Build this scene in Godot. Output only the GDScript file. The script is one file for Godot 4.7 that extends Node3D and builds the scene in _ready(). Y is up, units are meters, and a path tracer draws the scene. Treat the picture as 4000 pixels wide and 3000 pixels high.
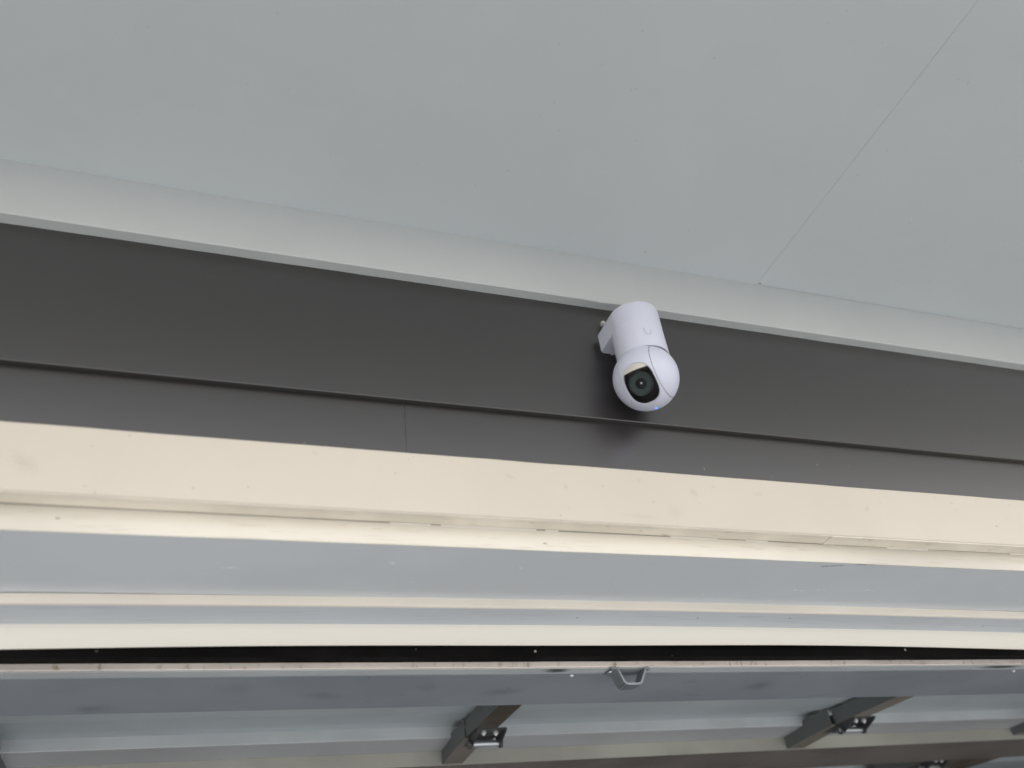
extends Node3D
# Underside of an eave above an open garage door: soffit, frieze, lap siding, painted casing and jamb,
# the raised door's inner face, and a small white dome camera on the wall. Metres; y up; the wall face is z = 0.

const EYE := 1.75          # height of the photograph's camera
const CAM_Z := 0.775       # its distance from the wall
var M := {}
var rng := RandomNumberGenerator.new()
var wob := FastNoiseLite.new()

# ---------------------------------------------------------------- small helpers
func lin(r: float, g: float, b: float) -> Color:
	return Color(r, g, b).linear_to_srgb()

func paint(c: Color, rough := 0.6, metal := 0.0, spec := 0.5) -> StandardMaterial3D:
	var m := StandardMaterial3D.new()
	m.albedo_color = c
	m.roughness = rough
	m.metallic = metal
	m.metallic_specular = spec
	return m

func relief(m: StandardMaterial3D, freq: float, strength: float, scale: Vector3, sd: int, size := 512, fractal := 4) -> void:
	var n := FastNoiseLite.new()
	n.seed = sd
	n.frequency = freq
	n.fractal_octaves = fractal
	var t := NoiseTexture2D.new()
	t.width = size
	t.height = size
	t.seamless = true
	t.as_normal_map = true
	t.bump_strength = strength
	t.noise = n
	m.normal_enabled = true
	m.normal_texture = t
	m.uv1_triplanar = true
	m.uv1_world_triplanar = true
	m.uv1_scale = scale

# Wear maps are laid over the world: 2.5 m along x, 1.25 m along y and z.
const WX := 0.4
const WY := 0.8
const OFF := Vector3(0.24, 0.65, 0.168)   # keeps the maps' edges out of sight
const WEAR_W := 2048
const WEAR_H := 1024

func wear(sd: int, low: float, high: float, freq := 0.006, tint := Color(1, 1, 1), base := Color(1, 1, 1)) -> Image:
	var n := FastNoiseLite.new()
	n.seed = sd
	n.frequency = freq
	n.fractal_octaves = 5
	n.fractal_gain = 0.55
	var g := n.get_seamless_image(WEAR_W / 4, WEAR_H / 4)
	g.convert(Image.FORMAT_RGB8)
	for y in g.get_height():
		for x in g.get_width():
			var v := lerpf(low, high, smoothstep(0.2, 0.8, g.get_pixel(x, y).r))
			g.set_pixel(x, y, Color(v, v, v) * Color(lerpf(tint.r, 1.0, v), lerpf(tint.g, 1.0, v), lerpf(tint.b, 1.0, v)) * base)
	g.resize(WEAR_W, WEAR_H, Image.INTERPOLATE_CUBIC)
	return g

func dab(im: Image, u: float, v: float, ru: float, rv: float, c: Color, soft := 0.6, ragged := 0.5, tilt := 0.0) -> void:
	# a blot of half-size ru, rv metres at world place (u, v) of a plane
	var px := u * WEAR_W
	var py := v * WEAR_H
	var rx := maxf(ru * WX * WEAR_W, 0.7)
	var ry := maxf(rv * WY * WEAR_H, 0.7)
	var reach := int(ceil(maxf(rx, ry) * 1.4)) + 1
	for j in range(-reach, reach + 1):
		for i in range(-reach, reach + 1):
			var dx := (i * cos(tilt) + j * sin(tilt)) / rx
			var dy := (-i * sin(tilt) + j * cos(tilt)) / ry
			var r := sqrt(dx * dx + dy * dy) + ragged * wob.get_noise_2d((px + i) * 9.0, (py + j) * 9.0)
			var k := (1.0 - smoothstep(1.0 - soft, 1.0, r)) * c.a
			if k > 0.0:
				var x := posmod(int(px) + i, WEAR_W)
				var y := posmod(int(py) + j, WEAR_H)
				im.set_pixel(x, y, im.get_pixel(x, y).lerp(Color(c.r, c.g, c.b), k))

func front(im: Image, x: float, y_rel: float, rx: float, ry: float, c: Color, soft := 0.6, ragged := 0.5, tilt := 0.0) -> void:
	dab(im, x * WX + OFF.x, -((EYE + y_rel) * WY + OFF.y), rx, ry, c, soft, ragged, tilt)      # on faces that look out along z

func under(im: Image, x: float, d: float, rx: float, rz: float, c: Color, soft := 0.6, ragged := 0.5, tilt := 0.0) -> void:
	dab(im, x * WX + OFF.x, (CAM_Z - d) * WY + OFF.z, rx, rz, c, soft, ragged, tilt)           # on faces that look down

func worn(c: Color, im: Image, rough := 0.6, metal := 0.0) -> StandardMaterial3D:
	var m := paint(c, rough, metal)
	m.albedo_texture = ImageTexture.create_from_image(im)
	m.uv1_triplanar = true
	m.uv1_world_triplanar = true
	m.uv1_scale = Vector3(WX, WY, WY)
	m.uv1_offset = OFF
	m.uv1_triplanar_sharpness = 8.0
	return m

func st_new() -> SurfaceTool:
	var st := SurfaceTool.new()
	st.begin(Mesh.PRIMITIVE_TRIANGLES)
	return st

func tri(st: SurfaceTool, a: Vector3, b: Vector3, c: Vector3, na: Vector3, nb: Vector3, nc: Vector3) -> void:
	var flip := (b - a).cross(c - a).dot(na + nb + nc) > 0.0
	st.set_normal(na); st.add_vertex(a)
	if flip:
		st.set_normal(nc); st.add_vertex(c)
		st.set_normal(nb); st.add_vertex(b)
	else:
		st.set_normal(nb); st.add_vertex(b)
		st.set_normal(nc); st.add_vertex(c)

func quad(st: SurfaceTool, a: Vector3, b: Vector3, c: Vector3, d: Vector3, n: Vector3) -> void:
	tri(st, a, b, c, n, n, n)
	tri(st, a, c, d, n, n, n)

func flat_poly(st: SurfaceTool, pts: Array, n: Vector3) -> void:
	var flat := PackedVector2Array()
	var ax := n.cross(Vector3.UP if absf(n.y) < 0.9 else Vector3.RIGHT).normalized()
	var ay := n.cross(ax)
	for p in pts:
		flat.append(Vector2(p.dot(ax), p.dot(ay)))
	var idx := Geometry2D.triangulate_polygon(flat)
	for k in range(0, idx.size(), 3):
		tri(st, pts[idx[k]], pts[idx[k + 1]], pts[idx[k + 2]], n, n, n)

# A closed outline of (d, y_rel) points - d metres from the camera's upright plane towards the house - drawn out along x.
func sweep(st: SurfaceTool, outline: Array, x0: float, x1: float, n := 1, shift = null) -> void:
	var area := 0.0
	var k := outline.size()
	for i in k:
		var p: Vector2 = outline[i]
		var q: Vector2 = outline[(i + 1) % k]
		area += p.x * q.y - q.x * p.y
	var rows := []
	for j in n + 1:
		var x := lerpf(x0, x1, float(j) / n)
		var row := []
		for i in k:
			var p: Vector2 = outline[i]
			if shift != null:
				p += shift.call(x, i)
			row.append(Vector3(x, EYE + p.y, CAM_Z - p.x))
		rows.append(row)
	for i in k:
		var i2 := (i + 1) % k
		for j in n:
			var a: Vector3 = rows[j][i]
			var b: Vector3 = rows[j][i2]
			var c: Vector3 = rows[j + 1][i2]
			var d: Vector3 = rows[j + 1][i]
			var e := b - a
			var nn := Vector3(0, e.z, -e.y).normalized()     # across the edge, in the section's plane
			if area < 0.0:
				nn = -nn
			# (d = -z) turns the section's hand round
			quad(st, a, b, c, d, nn)
	for end in [[0, Vector3.LEFT], [n, Vector3.RIGHT]]:
		flat_poly(st, rows[end[0]], end[1])

func rect(d0: float, d1: float, y0: float, y1: float, c := 0.0) -> Array:
	if c <= 0.0:
		return [Vector2(d0, y0), Vector2(d1, y0), Vector2(d1, y1), Vector2(d0, y1)]
	return [Vector2(d0 + c, y0), Vector2(d1 - c, y0), Vector2(d1, y0 + c), Vector2(d1, y1 - c), Vector2(d1 - c, y1), Vector2(d0 + c, y1), Vector2(d0, y1 - c), Vector2(d0, y0 + c)]

func box(st: SurfaceTool, lo: Vector3, hi: Vector3, c := 0.0) -> void:
	# world box with chamfered edges along x
	var o := []
	for p in rect(CAM_Z - hi.z, CAM_Z - lo.z, lo.y - EYE, hi.y - EYE, c):
		o.append(p)
	sweep(st, o, lo.x, hi.x)

func lathe(st: SurfaceTool, at: Vector3, axis: Vector3, prof: Array, seg := 48, sharp := 0.6) -> void:
	# prof: (radius, height along axis); edges that turn by more than «sharp» radians stay crisp
	var u := axis.cross(Vector3.UP if absf(axis.y) < 0.9 else Vector3.RIGHT).normalized()
	var v := axis.cross(u)
	var en := []
	for i in prof.size() - 1:
		var e: Vector2 = prof[i + 1] - prof[i]
		en.append(Vector2(e.y, -e.x).normalized())
	for i in prof.size() - 1:
		var p: Vector2 = prof[i]
		var q: Vector2 = prof[i + 1]
		if p.distance_to(q) < 1e-7:
			continue
		var n0: Vector2 = en[i]
		var n1: Vector2 = en[i]
		if i > 0 and absf(en[i - 1].angle_to(en[i])) < sharp:
			n0 = (en[i - 1] + en[i]).normalized()
		if i < en.size() - 1 and absf(en[i + 1].angle_to(en[i])) < sharp:
			n1 = (en[i + 1] + en[i]).normalized()
		for j in seg:
			var a0 := TAU * j / seg
			var a1 := TAU * (j + 1) / seg
			var r0 := u * cos(a0) + v * sin(a0)
			var r1 := u * cos(a1) + v * sin(a1)
			var A := at + r0 * p.x + axis * p.y
			var B := at + r1 * p.x + axis * p.y
			var C := at + r1 * q.x + axis * q.y
			var D := at + r0 * q.x + axis * q.y
			var nA := r0 * n0.x + axis * n0.y
			var nB := r1 * n0.x + axis * n0.y
			var nC := r1 * n1.x + axis * n1.y
			var nD := r0 * n1.x + axis * n1.y
			if p.x > 1e-6:
				tri(st, A, B, C, nA, nB, nC)
			if q.x > 1e-6:
				tri(st, A, C, D, nA, nC, nD)

func rod(st: SurfaceTool, a: Vector3, b: Vector3, r: float, seg := 16, c := 0.0008) -> void:
	var h := a.distance_to(b)
	lathe(st, a, (b - a).normalized(), [Vector2(0, 0), Vector2(r - c, 0), Vector2(r, c), Vector2(r, h - c), Vector2(r - c, h), Vector2(0, h)], seg)

func dome(st: SurfaceTool, at: Vector3, axis: Vector3, r: float, h: float, seg := 14) -> void:
	var p := []
	for i in 6:
		var t := PI / 2 * i / 5.0
		p.append(Vector2(r * cos(t), h * sin(t)))
	lathe(st, at, axis, p, seg)

func put(called: String, st: SurfaceTool, m: Material, parent: Node) -> MeshInstance3D:
	var o := MeshInstance3D.new()
	o.name = called
	o.mesh = st.commit()
	o.material_override = m
	parent.add_child(o, true)
	return o

func thing(called: String, label: String, category: String, at: Vector3, group := "") -> Node3D:
	var o := Node3D.new()
	o.name = called
	o.position = at
	add_child(o, true)
	o.set_meta("label", label)
	o.set_meta("category", category)
	if group:
		o.set_meta("group", group)
	return o

func holder(called: String, parent: Node) -> Node3D:
	var o := Node3D.new()
	o.name = called
	parent.add_child(o, true)
	return o

func struct(called: String, st: SurfaceTool, m: Material) -> MeshInstance3D:
	var o := put(called, st, m, self)
	o.set_meta("kind", "structure")
	return o

# the jamb's lower edge and the stop under it were nailed up in the middle and hang a few millimetres at the ends
func bow(x: float) -> float:
	var t := (x - 0.55) / 0.8
	return -0.0056 * minf(t * t, 3.0)

func ripple(x: float, sd: float, f := 60.0) -> float:
	return wob.get_noise_2d(x * f * 10.0, sd * 77.0)

# ---------------------------------------------------------------- the scene
func _ready() -> void:
	rng.seed = 11
	wob.seed = 5
	wob.frequency = 0.05
	wob.fractal_octaves = 3

	var cam := Camera3D.new()
	cam.name = "camera"
	cam.fov = 2.0 * rad_to_deg(atan(1500.0 / 3100.0))
	cam.near = 0.02
	cam.far = 600.0
	cam.position = Vector3(0, EYE, CAM_Z)
	cam.rotation_order = EULER_ORDER_YXZ
	cam.rotation_degrees = Vector3(36.396, -22.415, -7.531)
	var lens := CameraAttributesPhysical.new()
	lens.frustum_focal_length = 25.0
	lens.frustum_focus_distance = 1.15
	lens.exposure_aperture = 2.8
	cam.attributes = lens
	add_child(cam)
	cam.fov = 2.0 * rad_to_deg(atan(1500.0 / 3100.0))

	var env := Environment.new()
	env.background_mode = Environment.BG_SKY
	var sky_mat := ProceduralSkyMaterial.new()
	sky_mat.sky_top_color = Color(0.70, 0.75, 0.83)
	sky_mat.sky_horizon_color = Color(1.0, 0.96, 0.905)
	sky_mat.sky_energy_multiplier = 1.35
	sky_mat.sky_curve = 0.4
	sky_mat.ground_bottom_color = Color(0.4, 0.38, 0.36)
	sky_mat.ground_horizon_color = Color(0.7, 0.72, 0.74)
	sky_mat.sun_angle_max = 8.0
	var sky := Sky.new()
	sky.sky_material = sky_mat
	env.sky = sky
	env.tonemap_mode = Environment.TONE_MAPPER_LINEAR
	env.tonemap_exposure = 1.5
	env.sdfgi_enabled = true
	env.ssao_enabled = true
	env.ssil_enabled = true
	var we := WorldEnvironment.new()
	we.name = "sky"
	we.environment = env
	add_child(we)

	# the sun stands high: the eave keeps the front in shade while the drive before it is sunlit
	var sun := DirectionalLight3D.new()
	sun.name = "sun"
	sun.light_color = Color(1.0, 0.965, 0.92)
	sun.light_energy = 0.75
	sun.light_angular_distance = 0.5
	sun.shadow_enabled = true
	add_child(sun)
	sun.rotation_degrees = Vector3(-64, -42, 0)

	make_materials()
	make_ground()
	make_house()
	make_garage_door()
	make_camera()

func make_materials() -> void:
	# soffit and frieze: off-white board with fly specks
	var im := wear(21, 0.985, 1.0, 0.007)
	for i in 170:
		var dark := rng.randf_range(0.25, 0.7)
		under(im, rng.randf_range(-0.6, 1.9), rng.randf_range(0.1, 0.75), rng.randf_range(0.0004, 0.0013), rng.randf_range(0.0006, 0.0022), Color(0.4, 0.4, 0.4, dark * 0.5), 0.7, 0.6, rng.randf_range(-0.5, 0.5))
	under(im, 0.7745, 0.752, 0.0017, 0.0016, Color(0.1, 0.1, 0.1, 0.85), 0.4, 0.5)
	M.soffit = worn(lin(0.555, 0.60, 0.625), im, 0.75)
	M.frieze = worn(lin(0.53, 0.56, 0.57), wear(22, 0.985, 1.0, 0.012), 0.7)

	# dark grey lap siding with pale flecks, a scratch and a drip
	im = wear(23, 0.90, 1.0, 0.008, Color(1, 1, 1), lin(0.0085, 0.0060, 0.0052))
	for i in 26:   # faint wipes and dust along the boards
		front(im, rng.randf_range(-0.4, 1.6), rng.randf_range(0.48, 0.78), rng.randf_range(0.03, 0.12), rng.randf_range(0.002, 0.012), Color(0.3, 0.29, 0.28, rng.randf_range(0.05, 0.16)), 1.0, 0.9, rng.randf_range(-0.06, 0.06))
	var pale := Color(0.75, 0.73, 0.7, 0.8)
	for f in [[0.738, 0.612, 0.0012, 0.0010], [0.546, 0.572, 0.001, 0.001], [0.765, 0.531, 0.0008, 0.0022], [0.82, 0.533, 0.0009, 0.0012], [0.575, 0.508, 0.0006, 0.0025], [0.56, 0.49, 0.0006, 0.003], [0.61, 0.492, 0.0008, 0.001], [1.06, 0.70, 0.0008, 0.001], [0.06, 0.50, 0.002, 0.001], [1.02, 0.56, 0.0008, 0.001], [0.68, 0.505, 0.0008, 0.0008]]:
		front(im, f[0], f[1], f[2], f[3], pale, 0.5, 0.4)
	for k in 9:
		front(im, 1.325 + 0.003 * k, 0.5275 - 0.00008 * k * k - 0.0004 * k, 0.0016, 0.0007, Color(0.8, 0.78, 0.72, 0.5), 0.6, 0.3)
	front(im, 1.0, 0.583, 0.0022, 0.0035, Color(0.05, 0.05, 0.05, 0.8), 0.4, 0.7)
	for i in 60:
		front(im, rng.randf_range(-0.4, 1.6), rng.randf_range(0.48, 0.78), rng.randf_range(0.0004, 0.0008), rng.randf_range(0.0004, 0.0008), Color(0.6, 0.6, 0.58, rng.randf_range(0.1, 0.45)), 0.5, 0.3)
	M.siding = worn(Color(1, 1, 1), im, 0.35)
	M.siding.clearcoat_enabled = true
	M.siding.clearcoat = 1.0
	M.siding.clearcoat_roughness = 0.34
	M.siding.metallic_specular = 0.7
	M.siding.normal_enabled = false

	# cream casing: smudges and finger marks
	im = wear(24, 0.975, 1.0, 0.006)
	var grime := Color(0.62, 0.55, 0.47, 0.3)
	for f in [[0.535, 0.458, 0.007, 0.006], [0.565, 0.468, 0.005, 0.003], [0.63, 0.462, 0.008, 0.004], [0.46, 0.47, 0.004, 0.005], [0.36, 0.455, 0.003, 0.006], [0.80, 0.452, 0.003, 0.007], [0.5, 0.43, 0.012, 0.012], [0.29, 0.463, 0.008, 0.003], [0.07, 0.475, 0.006, 0.002], [-0.2, 0.44, 0.02, 0.01], [1.2, 0.44, 0.03, 0.01], [0.45, 0.42, 0.03, 0.004]]:
		front(im, f[0], f[1], f[2], f[3], Color(grime.r, grime.g, grime.b, rng.randf_range(0.06, 0.17)), 1.0, 0.9, rng.randf_range(-0.6, 0.6))
	for i in 26:
		front(im, rng.randf_range(-0.25, 1.4), rng.randf_range(0.41, 0.48), rng.randf_range(0.0005, 0.0014), rng.randf_range(0.0004, 0.001), Color(0.45, 0.4, 0.34, rng.randf_range(0.2, 0.6)), 0.6, 0.5)
	front(im, 1.02, 0.4375, 0.0016, 0.0009, Color(0.3, 0.27, 0.22, 0.7), 0.5, 0.5)
	M.casing = worn(lin(0.585, 0.545, 0.47), im, 0.5)
	im = wear(25, 0.93, 1.0, 0.03, Color(1, 0.97, 0.92))
	for i in 50:
		under(im, rng.randf_range(0.1, 1.5), rng.randf_range(0.75, 0.773), rng.randf_range(0.002, 0.012), rng.randf_range(0.001, 0.004), Color(0.6, 0.56, 0.48, rng.randf_range(0.05, 0.25)), 0.8, 0.9)
	M.casing_underside = worn(lin(0.86, 0.81, 0.70), im, 0.7)
	M.caulk = paint(lin(0.78, 0.76, 0.70), 0.6)

	# rough sawn edge of the jamb, drawn-out grain
	im = wear(26, 0.9, 1.0, 0.004)
	for i in 150:
		front(im, rng.randf_range(-0.3, 1.5), rng.randf_range(0.379, 0.406), rng.randf_range(0.006, 0.03), 0.0005, Color(0.6, 0.52, 0.4, rng.randf_range(0.04, 0.17)), 0.8, 0.6, rng.randf_range(-0.03, 0.06))
	front(im, 0.335, 0.3905, 0.0035, 0.001, Color(0.5, 0.42, 0.3, 0.7), 0.6, 0.6)
	front(im, -0.165, 0.395, 0.002, 0.0014, Color(0.5, 0.42, 0.3, 0.7), 0.6, 0.6)
	M.jamb_edge = worn(lin(0.69, 0.665, 0.595), im, 0.6)
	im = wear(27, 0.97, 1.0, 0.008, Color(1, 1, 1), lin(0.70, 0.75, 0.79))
	for f in [[0.166, 0.820, 0.004, 0.002], [0.32, 0.822, 0.003, 0.001], [-0.004, 0.843, 0.008, 0.002], [0.46, 0.86, 0.002, 0.0015], [0.734, 0.862, 0.005, 0.0016], [0.745, 0.864, 0.003, 0.0012], [0.772, 0.8595, 0.005, 0.0014], [0.778, 0.858, 0.003, 0.001], [0.849, 0.855, 0.005, 0.0014], [0.862, 0.857, 0.003, 0.001], [0.895, 0.8895, 0.004, 0.0009], [0.60, 0.885, 0.002, 0.0012], [0.2, 0.87, 0.002, 0.001]]:
		under(im, f[0], f[1], f[2], f[3], Color(1, 1, 1, 0.9), 0.6, 1.3, rng.randf_range(-0.2, 0.2))
	for k in 14:   # a gouge and a split near the front edge
		under(im, 0.724 + 0.0022 * k, 0.7865 - 0.0004 * k, 0.002, 0.0026 - 0.0001 * k, Color(0.32, 0.34, 0.37, 0.55), 0.8, 0.9)
	for k in 12:
		under(im, 0.774 + 0.0022 * k, 0.7775 - 0.0002 * k, 0.0018, 0.0012, Color(0.3, 0.31, 0.33, 0.7), 0.7, 0.7)
	for i in 40:
		under(im, rng.randf_range(-0.3, 1.5), rng.randf_range(0.78, 0.91), rng.randf_range(0.02, 0.06), 0.0007, Color(0.8, 0.83, 0.87, rng.randf_range(0.05, 0.25)), 0.8, 0.6, rng.randf_range(-0.02, 0.02))
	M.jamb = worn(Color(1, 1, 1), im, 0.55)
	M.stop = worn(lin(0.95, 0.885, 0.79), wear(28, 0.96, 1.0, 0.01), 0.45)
	im = wear(29, 0.97, 1.0, 0.01)
	for i in 90:
		under(im, rng.randf_range(-0.3, 1.5), rng.randf_range(0.915, 0.972), rng.randf_range(0.01, 0.05), 0.0007, Color(0.55, 0.56, 0.6, rng.randf_range(0.05, 0.25)), 0.7, 0.5, rng.randf_range(-0.02, 0.02))
	for f in [[0.44, 0.945], [0.62, 0.94], [0.77, 0.935], [1.15, 0.95], [1.27, 0.953]]:
		under(im, f[0], f[1], 0.0018, 0.0022, Color(0.3, 0.3, 0.34, 0.6), 0.6, 0.4)
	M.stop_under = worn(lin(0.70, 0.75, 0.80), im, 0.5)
	M.flap = paint(lin(0.88, 0.86, 0.78), 0.35)
	M.rubber = worn(lin(0.012, 0.011, 0.011), wear(30, 0.7, 1.0, 0.02), 0.9)
	M.rubber.metallic_specular = 0.25

	# the raised door
	im = wear(31, 0.92, 1.0, 0.02, Color(1, 0.95, 0.9))
	for i in 70:
		front(im, rng.randf_range(-0.3, 1.5), rng.randf_range(0.342, 0.351), rng.randf_range(0.0008, 0.006), rng.randf_range(0.002, 0.006), Color(0.5, 0.38, 0.25, rng.randf_range(0.05, 0.25)), 0.8, 0.8, rng.randf_range(-0.4, 0.4))
	for f in [[-0.187, 0.004], [-0.14, 0.0025], [0.405, 0.003], [0.54, 0.004], [0.735, 0.0015], [0.755, 0.0015], [0.95, 0.0015], [1.2, 0.0015], [1.22, 0.001]]:
		front(im, f[0], 0.346, f[1], 0.006, Color(0.4, 0.32, 0.22, 0.4), 0.7, 0.8, rng.randf_range(-0.5, 0.5))
	M.retainer = worn(lin(0.93, 0.86, 0.80), im, 0.4)
	im = wear(32, 0.94, 1.0, 0.014)
	for f in [[0.4, 1.165, 0.035, 0.02, 0.35], [0.845, 1.155, 0.03, 0.03, 0.4], [0.135, 1.17, 0.04, 0.02, 0.3], [-0.16, 1.21, 0.03, 0.02, 0.35], [0.28, 1.14, 0.02, 0.03, 0.2], [0.7, 1.13, 0.02, 0.012, 0.25], [0.74, 1.2, 0.03, 0.008, 0.2], [1.0, 1.22, 0.06, 0.008, 0.25], [1.1, 1.12, 0.05, 0.02, 0.15], [0.02, 1.13, 0.03, 0.03, 0.2]]:
		under(im, f[0], f[1], f[2], f[3], Color(0.5, 0.52, 0.56, f[4] * 0.8), 0.9, 1.0, rng.randf_range(-0.4, 0.4))
	for i in 60:
		under(im, rng.randf_range(-0.3, 1.6), rng.randf_range(1.08, 1.24), rng.randf_range(0.001, 0.004), rng.randf_range(0.001, 0.004), Color(0.4, 0.4, 0.42, rng.randf_range(0.1, 0.35)), 0.7, 0.8)
	M.rail = worn(lin(0.30, 0.34, 0.38), im, 0.45)
	M.skin = worn(lin(0.475, 0.54, 0.57), wear(33, 0.94, 1.0, 0.01), 0.42)
	im = wear(34, 0.95, 1.0, 0.02)
	under(im, 0.452, 1.071, 0.024, 0.012, Color(0.15, 0.16, 0.15, 0.75), 0.9, 0.4)
	under(im, 1.29, 1.071, 0.06, 0.012, Color(0.15, 0.16, 0.15, 0.7), 0.9, 0.3)
	M.lip = worn(lin(0.58, 0.62, 0.64), im, 0.4)
	M.joint = worn(lin(0.44, 0.46, 0.48), wear(38, 0.94, 1.0, 0.01), 0.45)
	M.olive = worn(lin(0.50, 0.50, 0.45), wear(39, 0.9, 1.0, 0.01), 0.5)
	M.stile_side_shaded = paint(lin(0.15, 0.165, 0.165), 0.5)  # stile sides coloured darker than the face to carry their shade
	M.strut = worn(lin(0.21, 0.19, 0.175), wear(35, 0.88, 1.0, 0.015), 0.5)
	M.stile = worn(lin(0.30, 0.28, 0.25), wear(36, 0.88, 1.0, 0.02), 0.45, 0.3)
	M.rusty = worn(lin(0.165, 0.145, 0.12), wear(37, 0.7, 1.0, 0.03, Color(1, 0.9, 0.8)), 0.6, 0.2)
	M.steel = paint(lin(0.10, 0.105, 0.11), 0.45, 0.5)
	M.zinc = paint(lin(0.36, 0.41, 0.45), 0.4, 0.6)
	M.pin = paint(lin(0.60, 0.64, 0.68), 0.3, 0.8)
	M.bolt = paint(lin(0.75, 0.76, 0.78), 0.3, 0.6)

	# camera plastics
	M.plastic = paint(lin(0.565, 0.595, 0.715), 0.42)
	relief(M.plastic, 0.12, 0.6, Vector3(14, 14, 14), 51, 256, 2)
	M.groove = paint(lin(0.16, 0.16, 0.19), 0.6)
	M.logo = paint(lin(0.46, 0.48, 0.58), 0.4)
	M.anchor = paint(lin(0.48, 0.50, 0.47), 0.6)
	M.cavity = paint(lin(0.006, 0.006, 0.007), 0.4, 0.0, 0.15)
	M.pale_plate = paint(lin(0.62, 0.61, 0.57), 0.6)
	M.barrel = paint(lin(0.034, 0.050, 0.054), 0.5, 0.0, 0.3)
	M.barrel_dark = paint(lin(0.008, 0.009, 0.010), 0.3)
	M.optic = paint(lin(0.004, 0.006, 0.007), 0.05)
	M.optic.metallic_specular = 0.3
	var g := paint(Color(0.02, 0.02, 0.025, 0.06), 0.02)
	g.transparency = BaseMaterial3D.TRANSPARENCY_ALPHA
	g.metallic_specular = 0.22
	M.glass = g
	var led := paint(lin(0.02, 0.08, 0.5), 0.4)
	led.emission_enabled = true
	led.emission = Color(0.10, 0.32, 1.0)
	led.emission_energy_multiplier = 5.0
	M.led = led

	# out of the picture, but lighting it
	M.concrete = paint(lin(0.42, 0.415, 0.405), 0.85)
	relief(M.concrete, 0.05, 2.0, Vector3(1, 1, 1), 61)
	M.earth = paint(lin(0.27, 0.245, 0.20), 0.95)
	relief(M.earth, 0.05, 4.0, Vector3(0.7, 0.7, 0.7), 62)
	M.asphalt = paint(lin(0.07, 0.07, 0.07), 0.9)
	M.drywall = paint(lin(0.55, 0.54, 0.52), 0.9)
	M.shingle = paint(lin(0.09, 0.085, 0.08), 0.95)
	relief(M.shingle, 0.2, 4.0, Vector3(2, 2, 2), 63)

func make_ground() -> void:
	var st := st_new()
	box(st, Vector3(-250, -0.4, -250), Vector3(250, -0.02, 250))
	struct("ground", st, M.earth)
	st = st_new()
	box(st, Vector3(-2.4, -0.1, 0.02), Vector3(3.8, 0.0, 9.5))
	struct("driveway", st, M.concrete)
	st = st_new()
	box(st, Vector3(-250, -0.1, 9.52), Vector3(250, -0.012, 17))
	struct("road", st, M.asphalt)

const X0 := -3.4
const X1 := 6.0
const OPEN0 := -1.75
const OPEN1 := 3.15

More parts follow.
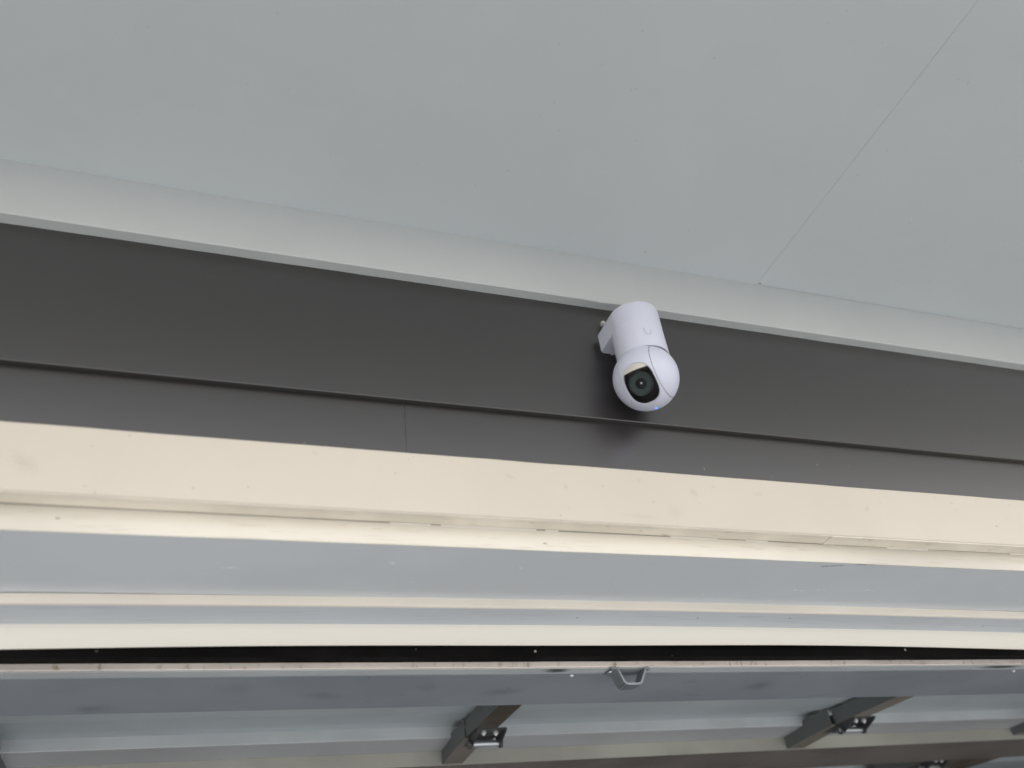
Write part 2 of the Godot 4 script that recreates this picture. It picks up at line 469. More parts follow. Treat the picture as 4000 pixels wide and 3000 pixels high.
func make_house() -> void:
	var h := thing("house", "pale trimmed house front with dark grey lap siding above the garage opening", "house", Vector3.ZERO)
	var st: SurfaceTool

	# walls and garage room behind what shows
	st = st_new()
	box(st, Vector3(OPEN0, EYE + 0.4095, -0.145), Vector3(OPEN1, EYE + 0.99, -0.004))
	put("header_wall", st, M.siding, h)
	st = st_new()
	box(st, Vector3(X0, 0, -0.145), Vector3(OPEN0 - 0.004, EYE + 0.99, -0.004))
	put("wall", st, M.siding, h)
	st = st_new()
	box(st, Vector3(OPEN1 + 0.004, 0, -0.145), Vector3(X1, EYE + 0.99, -0.004))
	put("wall", st, M.siding, h)
	st = st_new()
	box(st, Vector3(X0, 0, -7.2), Vector3(X0 + 0.15, EYE + 0.99, -0.15))
	put("wall", st, M.drywall, h)
	st = st_new()
	box(st, Vector3(X1 - 0.15, 0, -7.2), Vector3(X1, EYE + 0.99, -0.15))
	put("wall", st, M.drywall, h)
	st = st_new()
	box(st, Vector3(X0, 0, -7.36), Vector3(X1, EYE + 0.99, -7.21))
	put("wall", st, M.drywall, h)
	st = st_new()
	box(st, Vector3(X0 + 0.16, EYE + 0.9, -7.2), Vector3(X1 - 0.16, EYE + 0.92, -0.15))
	put("garage_ceiling", st, M.drywall, h)
	st = st_new()
	box(st, Vector3(X0 + 0.16, -0.1, -7.2), Vector3(X1 - 0.16, 0.012, 0.015))
	put("garage_floor", st, M.concrete, h)

	# roof: two slopes of 4 in 12, ends closed by gables
	var eave := 0.54
	st = st_new()
	sweep(st, [Vector2(CAM_Z - eave - 0.05, 0.90), Vector2(CAM_Z + 3.6, 2.30), Vector2(CAM_Z + 8.0, 0.88), Vector2(CAM_Z + 8.0, 1.02), Vector2(CAM_Z + 3.6, 2.44), Vector2(CAM_Z - eave - 0.05, 1.04)], X0 - 0.4, X1 + 0.4)
	put("roof", st, M.shingle, h)
	for x in [X0, X1 - 0.15]:
		st = st_new()
		sweep(st, [Vector2(CAM_Z + 0.01, 0.995), Vector2(CAM_Z + 3.6, 2.25), Vector2(CAM_Z + 7.3, 0.995)], x, x + 0.15)
		put("gable", st, M.siding, h)
	st = st_new()
	sweep(st, rect(CAM_Z - eave - 0.022, CAM_Z - eave - 0.002, 0.872, 1.02, 0.002), X0 - 0.4, X1 + 0.4)
	put("fascia", st, M.frieze, h)

	# soffit panels, butted with a hairline joint that runs out from the wall
	var so := holder("soffit", h)
	var seams := [X0 - 0.4, -1.673, 0.7695, 3.21, X1 + 0.4]
	for i in 4:
		st = st_new()
		var a: float = seams[i] + (0.0 if i == 0 else 0.00043)
		var b: float = seams[i + 1] - (0.0 if i == 3 else 0.00043)
		var lift := 0.0006 if i == 2 else 0.0
		sweep(st, rect(CAM_Z - eave, 0.7745, 0.868 + lift, 0.880), a, b)
		put("soffit_panel", st, M.soffit, so)

	# frieze board under the soffit, its lower edge a little ragged with caulk
	st = st_new()
	sweep(st, [Vector2(0.758, 0.7763), Vector2(0.7745, 0.7768), Vector2(0.7745, 0.8679), Vector2(0.7562, 0.8679), Vector2(0.7562, 0.7782)], X0, X1, 420,
		func(x, i):
			if i == 1:
				return Vector2(0, 0.0008 * ripple(x, 1.0, 16.0) - 0.0006)
			if i == 0 or i == 4:
				var lump := 0.0012 * exp(-pow((x - 0.472) / 0.01, 2.0))
				return Vector2(0.0004 * ripple(x, 2.0, 5.0), 0.0006 * ripple(x, 3.0, 9.0) - lump)
			return Vector2.ZERO)
	put("frieze_board", st, M.frieze, h)

	# lap siding: each board leans on the one below and ends in an 8 mm butt
	var sd := holder("siding", h)
	var lap := func(yb: float, yt: float, from: float) -> Array:
		var zb := 0.011
		var k := 0.0435
		var zt := zb - (yt - yb) * k
		zb -= (from - yb) * k
		return [Vector2(CAM_Z - zb + 0.0008, from), Vector2(CAM_Z - zb + 0.009, from + 0.0004), Vector2(CAM_Z - zt + 0.009, yt), Vector2(CAM_Z - zt, yt), Vector2(CAM_Z - zb, from + 0.001)]
	st = st_new()
	sweep(st, lap.call(0.568, 0.83, 0.568), X0, X1, 60, func(x, i): return Vector2(0, 0.0007 * ripple(x, 4.0, 2.0)))
	put("siding_board", st, M.siding, sd)
	var joint := 0.175
	for span in [[X0, joint - 0.00018], [joint + 0.00018, X1]]:
		st = st_new()
		sweep(st, lap.call(0.359, 0.585, 0.43), span[0], span[1], 30)
		put("siding_board", st, M.siding, sd)

	# casing board over the opening, proud of the siding
	st = st_new()
	sweep(st, [Vector2(0.751, 0.4076), Vector2(0.775, 0.4079), Vector2(0.775, 0.4834), Vector2(0.7515, 0.4838), Vector2(0.75, 0.4823), Vector2(0.75, 0.4088)], X0, X1, 420,
		func(x, i): return Vector2(0, 0.0007 * ripple(x, 5.0, 12.0)) if i == 3 or i == 4 else Vector2.ZERO)
	var board := put("casing_board", st, M.casing, h)
	var cut := 0.7245
	for part in [[X0, cut - 0.0004, 0.0], [cut + 0.0004, X1, -0.0006]]:   # a strip under it in two lengths
		var drop: float = part[2]
		st = st_new()
		sweep(st, [Vector2(0.7512, 0.4069 + drop), Vector2(0.7735, 0.4069 + drop), Vector2(0.7735, 0.4074), Vector2(0.7512, 0.4074)], part[0], part[1], 200, func(x, i): return Vector2(0.0, 0.00025 * ripple(x, 6.0, 20.0)) if i < 2 else Vector2.ZERO)
		put("drip_strip", st, M.casing_underside, board)

	# head jamb: rough front edge, smooth underside 14 cm deep
	var jamb := holder("head_jamb", h)
	st = st_new()
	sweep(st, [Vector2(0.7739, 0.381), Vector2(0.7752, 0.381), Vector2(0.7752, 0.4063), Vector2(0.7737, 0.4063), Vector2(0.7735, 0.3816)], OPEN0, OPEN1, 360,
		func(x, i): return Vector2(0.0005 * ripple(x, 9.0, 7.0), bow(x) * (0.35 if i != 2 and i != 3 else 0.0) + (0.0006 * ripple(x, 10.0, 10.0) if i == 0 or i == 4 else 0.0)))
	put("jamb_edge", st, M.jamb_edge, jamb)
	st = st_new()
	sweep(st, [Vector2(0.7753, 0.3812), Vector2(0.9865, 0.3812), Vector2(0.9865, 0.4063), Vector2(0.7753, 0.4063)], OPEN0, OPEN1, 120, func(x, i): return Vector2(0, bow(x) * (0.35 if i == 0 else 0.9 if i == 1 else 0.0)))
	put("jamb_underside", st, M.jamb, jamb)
	var gap_edges := [-1.75, -0.275, -0.05, -0.04, 0.145, 0.155, 0.20, 0.212, 0.325, 0.336, 0.352, 0.50, 0.565, 0.607, 0.64, 0.83, 0.90, 1.05, 1.09, 3.15]
	for k in range(1, gap_edges.size() - 1, 2):   # the joint between casing and jamb is caulked only in stretches
		var a: float = gap_edges[k]
		var b: float = gap_edges[k + 1]
		if k > 3:
			st = st_new()
			sweep(st, [Vector2(0.7725, 0.4045), Vector2(0.778, 0.4045), Vector2(0.778, 0.4066), Vector2(0.7722, 0.4066)], a, b, 30, func(x, i): return Vector2(0.0004 * ripple(x, 12.0, 20.0), 0))
			put("caulk_bead", st, M.caulk, jamb)

	# stop moulding nailed under the jamb, with a white vinyl flap against the door
	var stop := holder("door_stop", h)
	st = st_new()
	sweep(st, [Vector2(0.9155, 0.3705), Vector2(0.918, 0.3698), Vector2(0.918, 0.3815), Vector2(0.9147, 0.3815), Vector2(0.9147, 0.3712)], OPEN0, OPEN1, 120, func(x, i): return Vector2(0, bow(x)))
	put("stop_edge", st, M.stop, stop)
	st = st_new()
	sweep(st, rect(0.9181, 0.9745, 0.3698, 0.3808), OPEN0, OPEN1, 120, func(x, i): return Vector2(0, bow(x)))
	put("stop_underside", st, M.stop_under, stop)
	st = st_new()
	var fl := []
	for i in 9:
		var t := i / 8.0
		fl.append(Vector2(0.9725 + 0.012 * t * t + 0.003 * t, 0.3715 - 0.0225 * t))
	for i in 9:
		var t := 1.0 - i / 8.0
		fl.append(Vector2(0.9725 + 0.012 * t * t + 0.003 * t + 0.0025, 0.3715 - 0.0225 * t + (0.0006 if i > 0 else 0.0)))
	sweep(st, fl, OPEN0, OPEN1, 160, func(x, i):
		var t: float = i / 8.0 if i < 9 else (17 - i) / 8.0
		return Vector2(0.0012 * t * sin(x * 5.0), bow(x) * (1.0 + 0.25 * t) + t * 0.0006 * sin(x * 8.0 + 1.0)))
	put("vinyl_flap", st, M.flap, stop)

func door_bolt(parent: Node, x: float, y: float, d: float, r := 0.0055, h := 0.005) -> void:
	var st := st_new()
	var at := Vector3(x, EYE + y, CAM_Z - d)
	lathe(st, at, Vector3.DOWN, [Vector2(r, 0), Vector2(r, h * 0.7), Vector2(r * 0.8, h), Vector2(0, h)], 6, 0.2)
	dome(st, at + Vector3.DOWN * h, Vector3.DOWN, r * 0.45, r * 0.5)
	put("bolt", st, M.bolt, parent)

func hinge(door: Node, x: float, d: float, y: float) -> void:
	# two leaves folded down into ears that carry a tubular pin
	var h := holder("hinge", door)
	var st := st_new()
	sweep(st, rect(d - 0.05, d + 0.012, y, y + 0.002), x - 0.026, x + 0.026)
	put("leaf", st, M.steel, h)
	st = st_new()
	sweep(st, rect(d + 0.016, d + 0.075, y - 0.001, y + 0.001), x - 0.022, x + 0.022)
	put("leaf", st, M.steel, h)
	for s: float in [-1.0, 1.0]:
		st = st_new()
		var o := [Vector2(d - 0.052, y + 0.001), Vector2(d - 0.046, y - 0.004), Vector2(d - 0.008, y - 0.018), Vector2(d + 0.002, y - 0.019), Vector2(d + 0.010, y - 0.014), Vector2(d + 0.014, y + 0.001)]
		sweep(st, o, x + s * 0.026 - 0.0011, x + s * 0.026 + 0.0011)
		put("ear", st, M.steel, h)
	st = st_new()
	rod(st, Vector3(x - 0.031, EYE + y - 0.0125, CAM_Z - d), Vector3(x + 0.031, EYE + y - 0.0125, CAM_Z - d), 0.0052)
	put("pin", st, M.pin, h)
	for s: float in [-1.0, 1.0]:
		st = st_new()
		var at := Vector3(x + s * 0.029, EYE + y - 0.0125, CAM_Z - d)
		lathe(st, at, Vector3.RIGHT * s, [Vector2(0.0082, -0.001), Vector2(0.0082, 0.003), Vector2(0.0045, 0.003), Vector2(0.0045, 0.0005), Vector2(0, 0.0005)], 18)
		put("pin_collar", st, M.steel, h)
	for b in [[-0.012, -0.034], [0.012, -0.03], [0.004, 0.045]]:
		door_bolt(h, x + b[0], y, d + b[1])

func stile(door: Node, x0: float, x1: float, d0: float, d1: float, m: Material, dip := 0.0) -> void:
	var y := 0.352
	var s := holder("stile", door)
	var st := st_new()   # open channel: a face and two folded sides
	sweep(st, [Vector2(d0, y), Vector2(d1, y - dip), Vector2(d1, y - dip + 0.0015), Vector2(d0, y + 0.0015)], x0 + 0.001, x1 - 0.001)
	put("face", st, m, s)
	for x in [x0, x1 - 0.0015]:
		st = st_new()
		var o := [Vector2(d0, y + 0.0005)]
		o.append(Vector2(d1, y - dip + 0.0005))
		var n := int((d1 - d0) / 0.03)
		for i in range(n, -1, -1):
			o.append(Vector2(lerpf(d0, d1, float(i) / n), 0.3835 if i % 2 == 0 else 0.3815))
		sweep(st, o, x, x + 0.0015)
		put("side", st, M.stile_side_shaded, s)

func make_garage_door() -> void:
	var g := thing("garage_door", "raised grey steel sectional garage door showing its hinged inner face", "garage door", Vector3(0.7, 0, -0.3))
	g.position = Vector3.ZERO
	var a := OPEN0 + 0.06
	var b := OPEN1 - 0.06
	var st := st_new()
	var lobes := []
	for p in [[1.040, 0.375], [1.041, 0.360], [1.047, 0.3525], [1.055, 0.3505], [1.080, 0.3505], [1.080, 0.40], [1.042, 0.40]]:
		lobes.append(Vector2(p[0], p[1]))
	sweep(st, lobes, a, b, 60, func(x, i): return Vector2(0.001 * ripple(x, 14.0, 1.0), 0.0004 * ripple(x, 15.0, 2.0)) if i < 4 else Vector2.ZERO)
	put("bottom_seal", st, M.rubber, g)
	st = st_new()
	sweep(st, [Vector2(1.0602, 0.3415), Vector2(1.078, 0.3415), Vector2(1.078, 0.350), Vector2(1.0602, 0.350), Vector2(1.0594, 0.3492), Vector2(1.0594, 0.3423)], a, b, 200, func(x, i): return Vector2(0, 0.0003 * ripple(x, 16.0, 12.0)))
	put("retainer", st, M.retainer, g)
	st = st_new()
	sweep(st, rect(1.0620, 1.0800, 0.3402, 0.3412), a, b)
	put("lip", st, M.lip, g)
	st = st_new()
	sweep(st, rect(1.0802, 1.2350, 0.3392, 0.400, 0.0016), a, b)
	put("bottom_rail", st, M.rail, g)

	# pressed steel skins of the first two sections
	st = st_new()
	sweep(st, [Vector2(1.2352, 0.385), Vector2(1.44, 0.385), Vector2(1.452, 0.3868), Vector2(1.50, 0.3868), Vector2(1.510, 0.3950), Vector2(1.573, 0.3950), Vector2(1.573, 0.42), Vector2(1.2352, 0.42)], a, b)
	put("door_section", st, M.skin, g)
	st = st_new()
	sweep(st, [Vector2(1.5769, 0.3750), Vector2(1.600, 0.3725), Vector2(1.6532, 0.3695), Vector2(1.6532, 0.402), Vector2(1.5769, 0.402)], a, b)
	put("section_joint", st, M.joint, g)
	st = st_new()
	sweep(st, [Vector2(1.5740, 0.3762), Vector2(1.5750, 0.3750), Vector2(1.5766, 0.3750), Vector2(1.5766, 0.402), Vector2(1.5735, 0.402), Vector2(1.5735, 0.386)], a, b)
	put("lit_joint_edge", st, M.lip, g)  # outward light painted in: edge paler than the joint's grey underside
	st = st_new()
	sweep(st, [Vector2(1.6535, 0.386), Vector2(1.72, 0.386), Vector2(1.73, 0.398), Vector2(2.09, 0.398), Vector2(2.10, 0.392), Vector2(2.13, 0.392), Vector2(2.14, 0.398), Vector2(2.16, 0.398), Vector2(2.16, 0.425), Vector2(1.6535, 0.425)], a, b)
	put("door_section", st, M.skin, g)
	st = st_new()
	sweep(st, [Vector2(2.163, 0.385), Vector2(2.21, 0.385), Vector2(2.215, 0.398), Vector2(2.66, 0.398), Vector2(2.66, 0.425), Vector2(2.163, 0.425)], a, b)
	put("door_section", st, M.skin, g)

	# reinforcing strut: a shallow hat with a turned-up front lip
	st = st_new()
	sweep(st, [Vector2(1.655, 0.3425), Vector2(1.870, 0.3425), Vector2(1.870, 0.3855), Vector2(1.868, 0.3855), Vector2(1.868, 0.3445), Vector2(1.700, 0.3445), Vector2(1.700, 0.3855), Vector2(1.698, 0.3855), Vector2(1.698, 0.3445), Vector2(1.657, 0.3445)], a, b, 1)
	put("strut", st, M.strut, g)
	st = st_new()
	sweep(st, [Vector2(1.6535, 0.3428), Vector2(1.6549, 0.3428), Vector2(1.6549, 0.3694), Vector2(1.6535, 0.3694)], a, b)
	put("strut_lip", st, M.olive, g)

	stile(g, -0.375, -0.331, 1.2352, 1.478, M.stile)
	stile(g, 0.430, 0.472, 1.2352, 1.478, M.rusty)
	stile(g, 1.246, 1.290, 1.2352, 1.478, M.stile)
	stile(g, 1.93, 1.97, 1.2352, 1.478, M.stile)
	stile(g, 0.427, 0.469, 1.481, 1.652, M.stile, 0.0075)
	stile(g, 1.238, 1.283, 1.481, 1.652, M.stile, 0.0075)
	stile(g, -0.375, -0.331, 1.481, 1.652, M.stile)
	stile(g, 1.93, 1.97, 1.481, 1.652, M.stile)
	stile(g, 1.94, 2.16, 1.872, 2.15, M.rusty)
	stile(g, 1.872, 1.925, 1.872, 2.15, M.stile)
	hinge(g, -0.353, 1.47, 0.3505)
	hinge(g, 0.462, 1.47, 0.3505)
	hinge(g, 1.277, 1.47, 0.3505)
	hinge(g, 1.95, 1.47, 0.3505)
	hinge(g, 1.905, 1.93, 0.3505)
	for p in [[0.4825, 1.090], [1.341, 1.090]]:
		st = st_new()
		dome(st, Vector3(p[0], EYE + 0.3394, CAM_Z - p[1]), Vector3.DOWN, 0.0036, 0.003)
		put("rivet", st, M.bolt, g)
	for p in [[0.4115, 0.3585, 1.0418, 0.0021, 0.0034], [0.241, 0.361, 1.0412, 0.0018, 0.0018], [1.066, 0.3605, 1.0412, 0.0022, 0.0028], [0.63, 0.3535, 1.047, 0.0012, 0.0012], [-0.145, 0.359, 1.0415, 0.0022, 0.002]]:
		st = st_new()
		lathe(st, Vector3(p[0], EYE + p[1], CAM_Z - p[2]), Vector3.BACK, [Vector2(p[3], 0), Vector2(p[3] * 0.8, 0.0006), Vector2(0, 0.001)], 10)
		put("paint_fleck", st, M.anchor if p[3] > 0.002 and p[0] > 0.0 else M.steel, g)

	# lift handle: a zinc strap bent into a U with small feet
	var hd := holder("lift_handle", g)
	var path := PackedVector2Array([Vector2(0.5320, 0.3392), Vector2(0.5397, 0.3392), Vector2(0.5427, 0.3381), Vector2(0.5442, 0.3353), Vector2(0.5492, 0.3225), Vector2(0.5513, 0.3186), Vector2(0.5552, 0.3169), Vector2(0.5724, 0.3168), Vector2(0.5767, 0.3183), Vector2(0.5794, 0.3220), Vector2(0.5866, 0.3353), Vector2(0.5883, 0.3381), Vector2(0.5904, 0.3392), Vector2(0.5952, 0.3392)])
	st = st_new()
	for i in path.size() - 1:
		var p := path[i]
		var q := path[i + 1]
		var n2 := Vector2(-(q - p).y, (q - p).x).normalized() * 0.0015
		var w := 0.013
		for s: float in [-1.0, 1.0]:
			var nn := Vector3(n2.x, n2.y, 0).normalized() * s
			var A := Vector3(p.x + n2.x * s, EYE + p.y + n2.y * s, CAM_Z - 1.071 - w)
			var B := Vector3(q.x + n2.x * s, EYE + q.y + n2.y * s, CAM_Z - 1.071 - w)
			quad(st, A, B, B + Vector3(0, 0, 2 * w), A + Vector3(0, 0, 2 * w), nn)
		for s: float in [-1.0, 1.0]:
			var z: float = CAM_Z - 1.071 + s * w
			quad(st, Vector3(p.x + n2.x, EYE + p.y + n2.y, z), Vector3(q.x + n2.x, EYE + q.y + n2.y, z), Vector3(q.x - n2.x, EYE + q.y - n2.y, z), Vector3(p.x - n2.x, EYE + p.y - n2.y, z), Vector3(0, 0, s))
	put("strap", st, M.zinc, hd)
	for x in [0.5358, 0.5925]:
		st = st_new()
		dome(st, Vector3(x, EYE + 0.3380, CAM_Z - 1.071), Vector3.DOWN, 0.0032, 0.0022)
		put("rivet", st, M.bolt, hd)

# ---------------------------------------------------------------- the dome camera
const K := 1.031
const BALL := Vector3(0.4851, 0.6053, 0.0582)   # x, height above the eye, z
const BR := 0.0433

func make_camera() -> void:
	var c := thing("security_camera", "small white dome security camera on a wall bracket under the soffit, blue light lit", "security camera", Vector3(BALL.x, EYE + BALL.y, 0))
	var o := c.position
	var ctr := Vector3(0, 0, BALL.z)
	var st: SurfaceTool

	# neck: upright tube that goes up into the bracket's cap
	var nr := 0.0338 * K
	var base := Vector3(0.0035 * K, 0, 0.0003 * K + BALL.z)
	st = st_new()
	lathe(st, base, Vector3.UP, [Vector2(0.0300 * K, 0.0278 * K), Vector2(nr - 0.0010, 0.0276 * K), Vector2(nr - 0.0003, 0.0279 * K), Vector2(nr, 0.0288 * K), Vector2(nr - 0.0002, 0.0800 * K), Vector2(0, 0.0800 * K)], 96)
	put("neck", st, M.plastic, c)
	var neck := c.get_node("neck")
	st = st_new()   # dark gap where the ball turns under the neck
	lathe(st, base, Vector3.UP, [Vector2(0.0305 * K, 0.0222 * K), Vector2(0.0325 * K, 0.0240 * K), Vector2(0.0325 * K, 0.0277 * K), Vector2(0.028 * K, 0.0277 * K)], 96)
	put("gap_ring", st, M.groove, neck)

	# logo: a small open hook, printed on the neck
	st = st_new()
	var pts := [[-0.285, 0.6430], [-0.284, 0.6395], [-0.272, 0.6362], [-0.245, 0.6340], [-0.205, 0.6328], [-0.150, 0.6322], [-0.100, 0.6327], [-0.060, 0.6342], [-0.038, 0.6365], [-0.038, 0.6392]]
	for i in pts.size() - 1:
		var p: Array = pts[i]
		var q: Array = pts[i + 1]
		var e := Vector2((q[0] - p[0]) * nr, q[1] - p[1]).normalized() * 0.0010
		var f := Vector2(-e.y, e.x)
		var vs := []
		for k in [[p, 1.0, -0.4], [q, 1.0, 0.4], [q, -1.0, 0.4], [p, -1.0, -0.4]]:
			var an: float = k[0][0] + (f.x * k[1] + e.x * k[2]) / nr
			var yy: float = (k[0][1] - 0.58713) * K + f.y * k[1] + e.y * k[2]
			vs.append(base + Vector3(sin(an) * (nr + 0.00006), yy, cos(an) * (nr + 0.00006)))
		quad(st, vs[0], vs[1], vs[2], vs[3], Vector3(sin(p[0]), 0, cos(p[0])))
	put("logo", st, M.logo, neck)

	# bracket: a cap over the neck, round in front and straight-sided back to the wall
	st = st_new()
	var wall_z := 0.0150
	var lo := 0.0735 * K
	var hi := 0.1055 * K
	var plan := func(inset: float) -> Array:
		var o2 := []
		var r := nr + 0.00015 - inset
		for i in 33:
			var an := lerpf(-PI / 2, PI / 2, i / 32.0)
			o2.append(Vector2(base.x + r * sin(an), base.z + r * cos(an)))
		o2.append(Vector2(base.x + r, wall_z))
		o2.append(Vector2(base.x - r, wall_z))
		return o2
	var levels := [[lo, 0.0006, -0.8], [lo + 0.0006, 0.0, -0.15]]
	for i in 7:
		var t := PI / 2 * i / 6.0
		levels.append([hi - 0.0055 + 0.0055 * sin(t), 0.0055 * (1.0 - cos(t)), sin(t)])
	for k in levels.size() - 1:
		var pa: Array = plan.call(levels[k][1])
		var pb: Array = plan.call(levels[k + 1][1])
		for i in pa.size():
			var i2 := (i + 1) % pa.size()
			var flat_side := i >= 32
			var side := Vector2(pa[i2].y - pa[i].y, pa[i].x - pa[i2].x).normalized()
			var mid: Vector2 = (pa[i] + pa[i2]) / 2.0 - Vector2(base.x, (base.z + wall_z) / 2.0)
			if side.dot(mid) < 0.0:
				side = -side
			var na := side
			var nb := side
			if not flat_side:
				na = (pa[i] - Vector2(base.x, base.z)).normalized()
				nb = (pa[i2] - Vector2(base.x, base.z)).normalized()
			var tilt := func(h: Vector2, v: float) -> Vector3: return Vector3(h.x * sqrt(1.0 - v * v), v, h.y * sqrt(1.0 - v * v))
			var A := Vector3(pa[i].x, levels[k][0], pa[i].y)
			var B := Vector3(pa[i2].x, levels[k][0], pa[i2].y)
			var C := Vector3(pb[i2].x, levels[k + 1][0], pb[i2].y)
			var D := Vector3(pb[i].x, levels[k + 1][0], pb[i].y)
			var v0: float = levels[k][2] if k != 1 else 0.0
			var v1: float = levels[k + 1][2] if k != 0 else -0.15
			tri(st, A, B, C, tilt.call(na, v0), tilt.call(nb, v0), tilt.call(nb, v1))
			tri(st, A, C, D, tilt.call(na, v0), tilt.call(nb, v1), tilt.call(na, v1))
	for e in [[levels[0], Vector3.DOWN], [levels[-1], Vector3.UP]]:
		var ps := []
		for p in plan.call(e[0][1]):
			ps.append(Vector3(p.x, e[0][0], p.y))
		flat_poly(st, ps, e[1])
	var br := put("bracket", st, M.plastic, c)
	st = st_new()
	sweep(st, rect(CAM_Z - 0.0148, CAM_Z - 0.0075, lo + 0.004 - EYE, hi - 0.004 - EYE), base.x - nr + 0.006, base.x + nr - 0.006)
	put("wall_plate", st, M.plastic, br)
	for s in [[0.4690, 0.7392, 0.0036], [0.4745, 0.6862, 0.0040]]:
		st = st_new()
		var at := Vector3(s[0] - BALL.x, s[1] - BALL.y, 0.0065)
		lathe(st, at, Vector3.BACK, [Vector2(s[2] * 0.6, 0), Vector2(s[2] * 0.6, 0.004), Vector2(s[2], 0.004), Vector2(s[2], 0.0055), Vector2(s[2] * 0.7, 0.0078), Vector2(0, 0.0085)], 20)
		put("screw", st, M.anchor, br)

	# ball: a band between two side caps that turns about a level axis; the window sits in the band
	var ax := Vector3(0.6357, 0.0, 0.7719)
	var n := Vector3(-0.562, -0.678, 0.474)
	n = (n - ax * n.dot(ax)).normalized()
	var l := n.cross(ax).normalized()
	if l.y < 0.0:
		l = -l
	var S := 0.52
	for s: float in [-1.0, 1.0]:
		st = st_new()
		var p := []
		var smax := S + 0.012
		p.append(Vector2(sqrt(1.0 - smax * smax) - 0.03, smax) * BR)
		p.append(Vector2(sqrt(1.0 - smax * smax) - 0.006, smax) * BR)
		for i in 25:
			var t := lerpf(asin(smax + 0.006), PI / 2, i / 24.0)
			p.append(Vector2(cos(t), sin(t)) * BR)
		lathe(st, ctr, ax * s, p, 96)
		put("side_cap", st, M.plastic, c)
	st = st_new()
	lathe(st, ctr, ax, [Vector2(0.80, -0.57) * BR, Vector2(0.822, -0.545) * BR, Vector2(0.839, -0.51) * BR], 96)
	var band := holder("lens_band", c)
	put("seam", st, M.groove, band)
	st = st_new()
	lathe(st, ctr, ax, [Vector2(0.839, 0.51) * BR, Vector2(0.822, 0.545) * BR, Vector2(0.80, 0.57) * BR], 96)
	put("seam", st, M.groove, band)

	var on := func(s: float, th: float, r: float) -> Vector3:
		return ctr + (ax * s + (n * cos(th) + l * sin(th)) * sqrt(maxf(0.0, 1.0 - s * s))) * r
	var WS := 0.482
	var WT := 0.715
	var TL := 1.15
	var win := func(t: float) -> Vector2:
		var p := 2.0 / 2.75
		return Vector2(WS * signf(cos(t)) * pow(absf(cos(t)), p), WT * signf(sin(t)) * pow(absf(sin(t)), p))
	var edge := func(t: float) -> Vector2:
		var c2 := Vector2(cos(t) / S, sin(t) / TL)
		return Vector2(cos(t), sin(t)) / maxf(absf(c2.x), absf(c2.y))
	st = st_new()
	var N := 96
	var steps := 10
	for i in N:
		var t0 := TAU * i / N + 0.0001
		var t1 := TAU * (i + 1) / N + 0.0001
		for k in steps:
			var q := []
			for e in [[t0, k], [t1, k], [t1, k + 1], [t0, k + 1]]:
				var w: Vector2 = win.call(e[0])
				# walk along rays of the same angle, so map the window's outline onto the band's by its own direction
				var far: Vector2 = edge.call(atan2(w.y, w.x))
				var m := w.lerp(far, float(e[1]) / steps)
				var sink := 0.0
				if e[1] == 0:
					sink = 0.0006
				q.append(on.call(m.x, m.y, BR - sink))
			var nq := []
			for v in q:
				nq.append((v - ctr).normalized())
			tri(st, q[0], q[1], q[2], nq[0], nq[1], nq[2])
			tri(st, q[0], q[2], q[3], nq[0], nq[2], nq[3])
		# the window's reveal
		var w0: Vector2 = win.call(t0)
		var w1: Vector2 = win.call(t1)
		var a: Vector3 = on.call(w0.x, w0.y, BR - 0.0006)
		var b: Vector3 = on.call(w1.x, w1.y, BR - 0.0006)
		var c3: Vector3 = on.call(w1.x, w1.y, BR - 0.0035)
		var d: Vector3 = on.call(w0.x, w0.y, BR - 0.0035)
		var inward: Vector3 = on.call(0.0, 0.0, BR) - (a + b) / 2.0
		quad(st, a, b, c3, d, (inward - inward.dot((a - ctr).normalized()) * (a - ctr).normalized()).normalized())
	for i in 80:
		var t0 := lerpf(TL, TAU - TL, i / 80.0)
		var t1 := lerpf(TL, TAU - TL, (i + 1) / 80.0)
		for k in 10:
			var s0 := lerpf(-S, S, k / 10.0)
			var s1 := lerpf(-S, S, (k + 1) / 10.0)
			var q := [on.call(s0, t0, BR), on.call(s1, t0, BR), on.call(s1, t1, BR), on.call(s0, t1, BR)]
			var nq := []
			for v in q:
				nq.append((v - ctr).normalized())
			tri(st, q[0], q[1], q[2], nq[0], nq[1], nq[2])
			tri(st, q[0], q[2], q[3], nq[0], nq[2], nq[3])
	put("shell", st, M.plastic, band)

	# window: black pit, lens barrel and the glass over them
	var wn := holder("lens_window", c)
	st = st_new()
	for i in 64:
		var w0: Vector2 = win.call(TAU * i / 64.0)
		var w1: Vector2 = win.call(TAU * (i + 1) / 64.0)
		for k in 6:
			var r0 := k / 6.0
			var r1 := (k + 1) / 6.0
			var f := func(w: Vector2, r: float) -> Vector3:
				return on.call(w.x * r, w.y * r, lerpf(BR * 0.80, BR - 0.003, r * r))
			var q := [f.call(w0, r0), f.call(w1, r0), f.call(w1, r1), f.call(w0, r1)]
			var nn: Vector3 = n
			tri(st, q[0], q[1], q[2], nn, nn, nn)
			tri(st, q[0], q[2], q[3], nn, nn, nn)
	put("pit", st, M.cavity, wn)
	st = st_new()   # pale plate standing in for the white patch at the window's top, straight-edged
	var cut := func(s: float) -> float: return lerpf(0.505, 0.49, (s + 0.44) / 0.88)
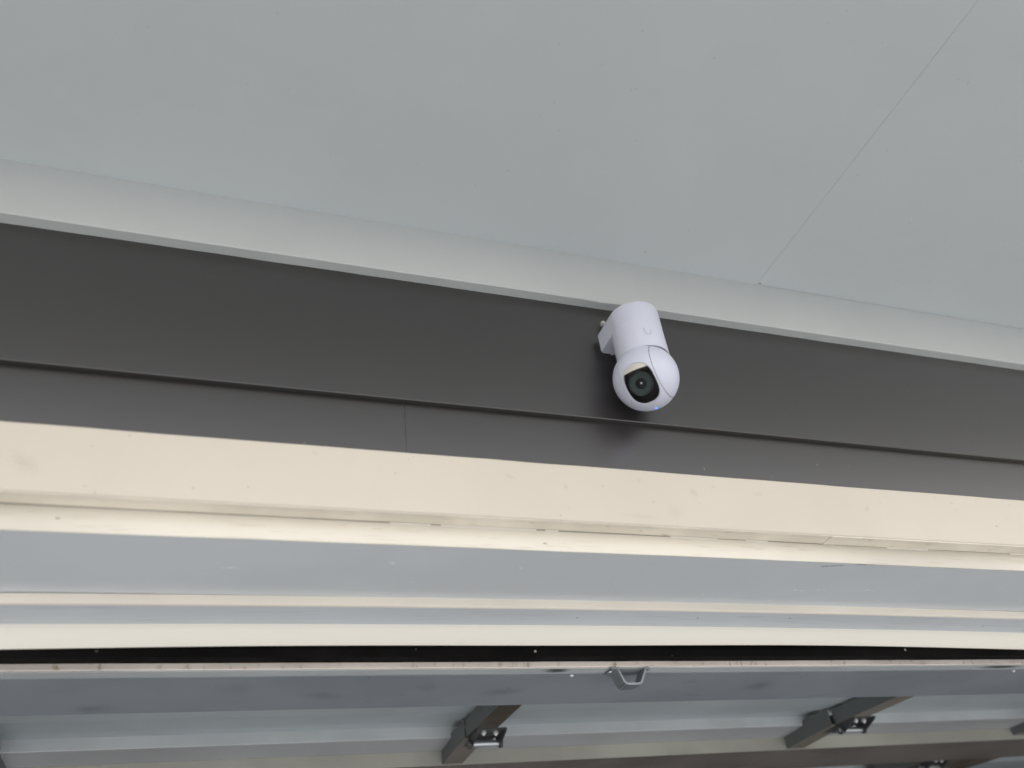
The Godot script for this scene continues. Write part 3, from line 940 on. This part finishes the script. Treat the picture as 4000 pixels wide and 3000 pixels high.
	for i in 24:
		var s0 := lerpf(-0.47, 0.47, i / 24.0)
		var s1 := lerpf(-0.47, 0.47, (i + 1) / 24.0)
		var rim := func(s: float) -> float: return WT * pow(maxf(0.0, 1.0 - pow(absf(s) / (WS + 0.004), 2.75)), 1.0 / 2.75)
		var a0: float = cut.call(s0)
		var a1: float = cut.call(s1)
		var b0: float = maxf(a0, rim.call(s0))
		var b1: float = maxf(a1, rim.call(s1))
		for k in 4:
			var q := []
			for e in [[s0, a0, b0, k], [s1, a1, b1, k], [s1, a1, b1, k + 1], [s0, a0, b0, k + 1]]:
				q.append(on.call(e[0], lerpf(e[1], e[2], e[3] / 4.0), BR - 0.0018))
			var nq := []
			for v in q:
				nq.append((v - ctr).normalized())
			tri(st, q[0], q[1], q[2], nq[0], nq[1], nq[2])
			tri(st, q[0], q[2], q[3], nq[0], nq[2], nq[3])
	put("pale_plate", st, M.pale_plate, wn)
	var lens_at := ctr + n * BR * 0.80 + l * 0.0004
	st = st_new()
	lathe(st, lens_at, n, [Vector2(0.0158, 0.0), Vector2(0.0158, 0.0030), Vector2(0.0150, 0.0036), Vector2(0.0141, 0.0030), Vector2(0.0141, 0.0020)], 64)
	put("barrel_ring", st, M.barrel_dark, wn)
	st = st_new()
	lathe(st, lens_at, n, [Vector2(0.0141, 0.0022), Vector2(0.0135, 0.0028), Vector2(0.0075, 0.0014), Vector2(0.0070, 0.0006)], 64)
	put("barrel", st, M.barrel, wn)
	st = st_new()
	var cup := []
	for i in 8:
		var t := i / 7.0
		cup.append(Vector2(0.0071 * (1.0 - t), 0.0008 + 0.0012 * (1.0 - (1.0 - t) * (1.0 - t))))
	lathe(st, lens_at, n, cup, 48)
	put("front_lens", st, M.optic, wn)
	st = st_new()
	dome(st, lens_at + n * 0.0019 + ax * 0.0008 + l * 0.0006, n, 0.0015, 0.0011)
	put("glint_mirror", st, M.pin, wn)  # tiny mirror dome added to put a glint in the lens
	st = st_new()
	for i in 64:
		var w0: Vector2 = win.call(TAU * i / 64.0)
		var w1: Vector2 = win.call(TAU * (i + 1) / 64.0)
		for k in 8:
			var q := []
			for e in [[w0, k / 8.0], [w1, k / 8.0], [w1, (k + 1) / 8.0], [w0, (k + 1) / 8.0]]:
				var w: Vector2 = e[0] * e[1]
				q.append(on.call(w.x, w.y, BR - 0.0010))
			var nq := []
			for v in q:
				nq.append((v - ctr).normalized())
			tri(st, q[0], q[1], q[2], nq[0], nq[1], nq[2])
			tri(st, q[0], q[2], q[3], nq[0], nq[2], nq[3])
	put("window_glass", st, M.glass, wn)

	# status light low on the ball
	st = st_new()
	var led := Vector3(0.212, -0.964, -0.164).normalized()
	dome(st, ctr + led * (BR - 0.0004), led, 0.0019, 0.0010)
	put("status_light", st, M.led, c)
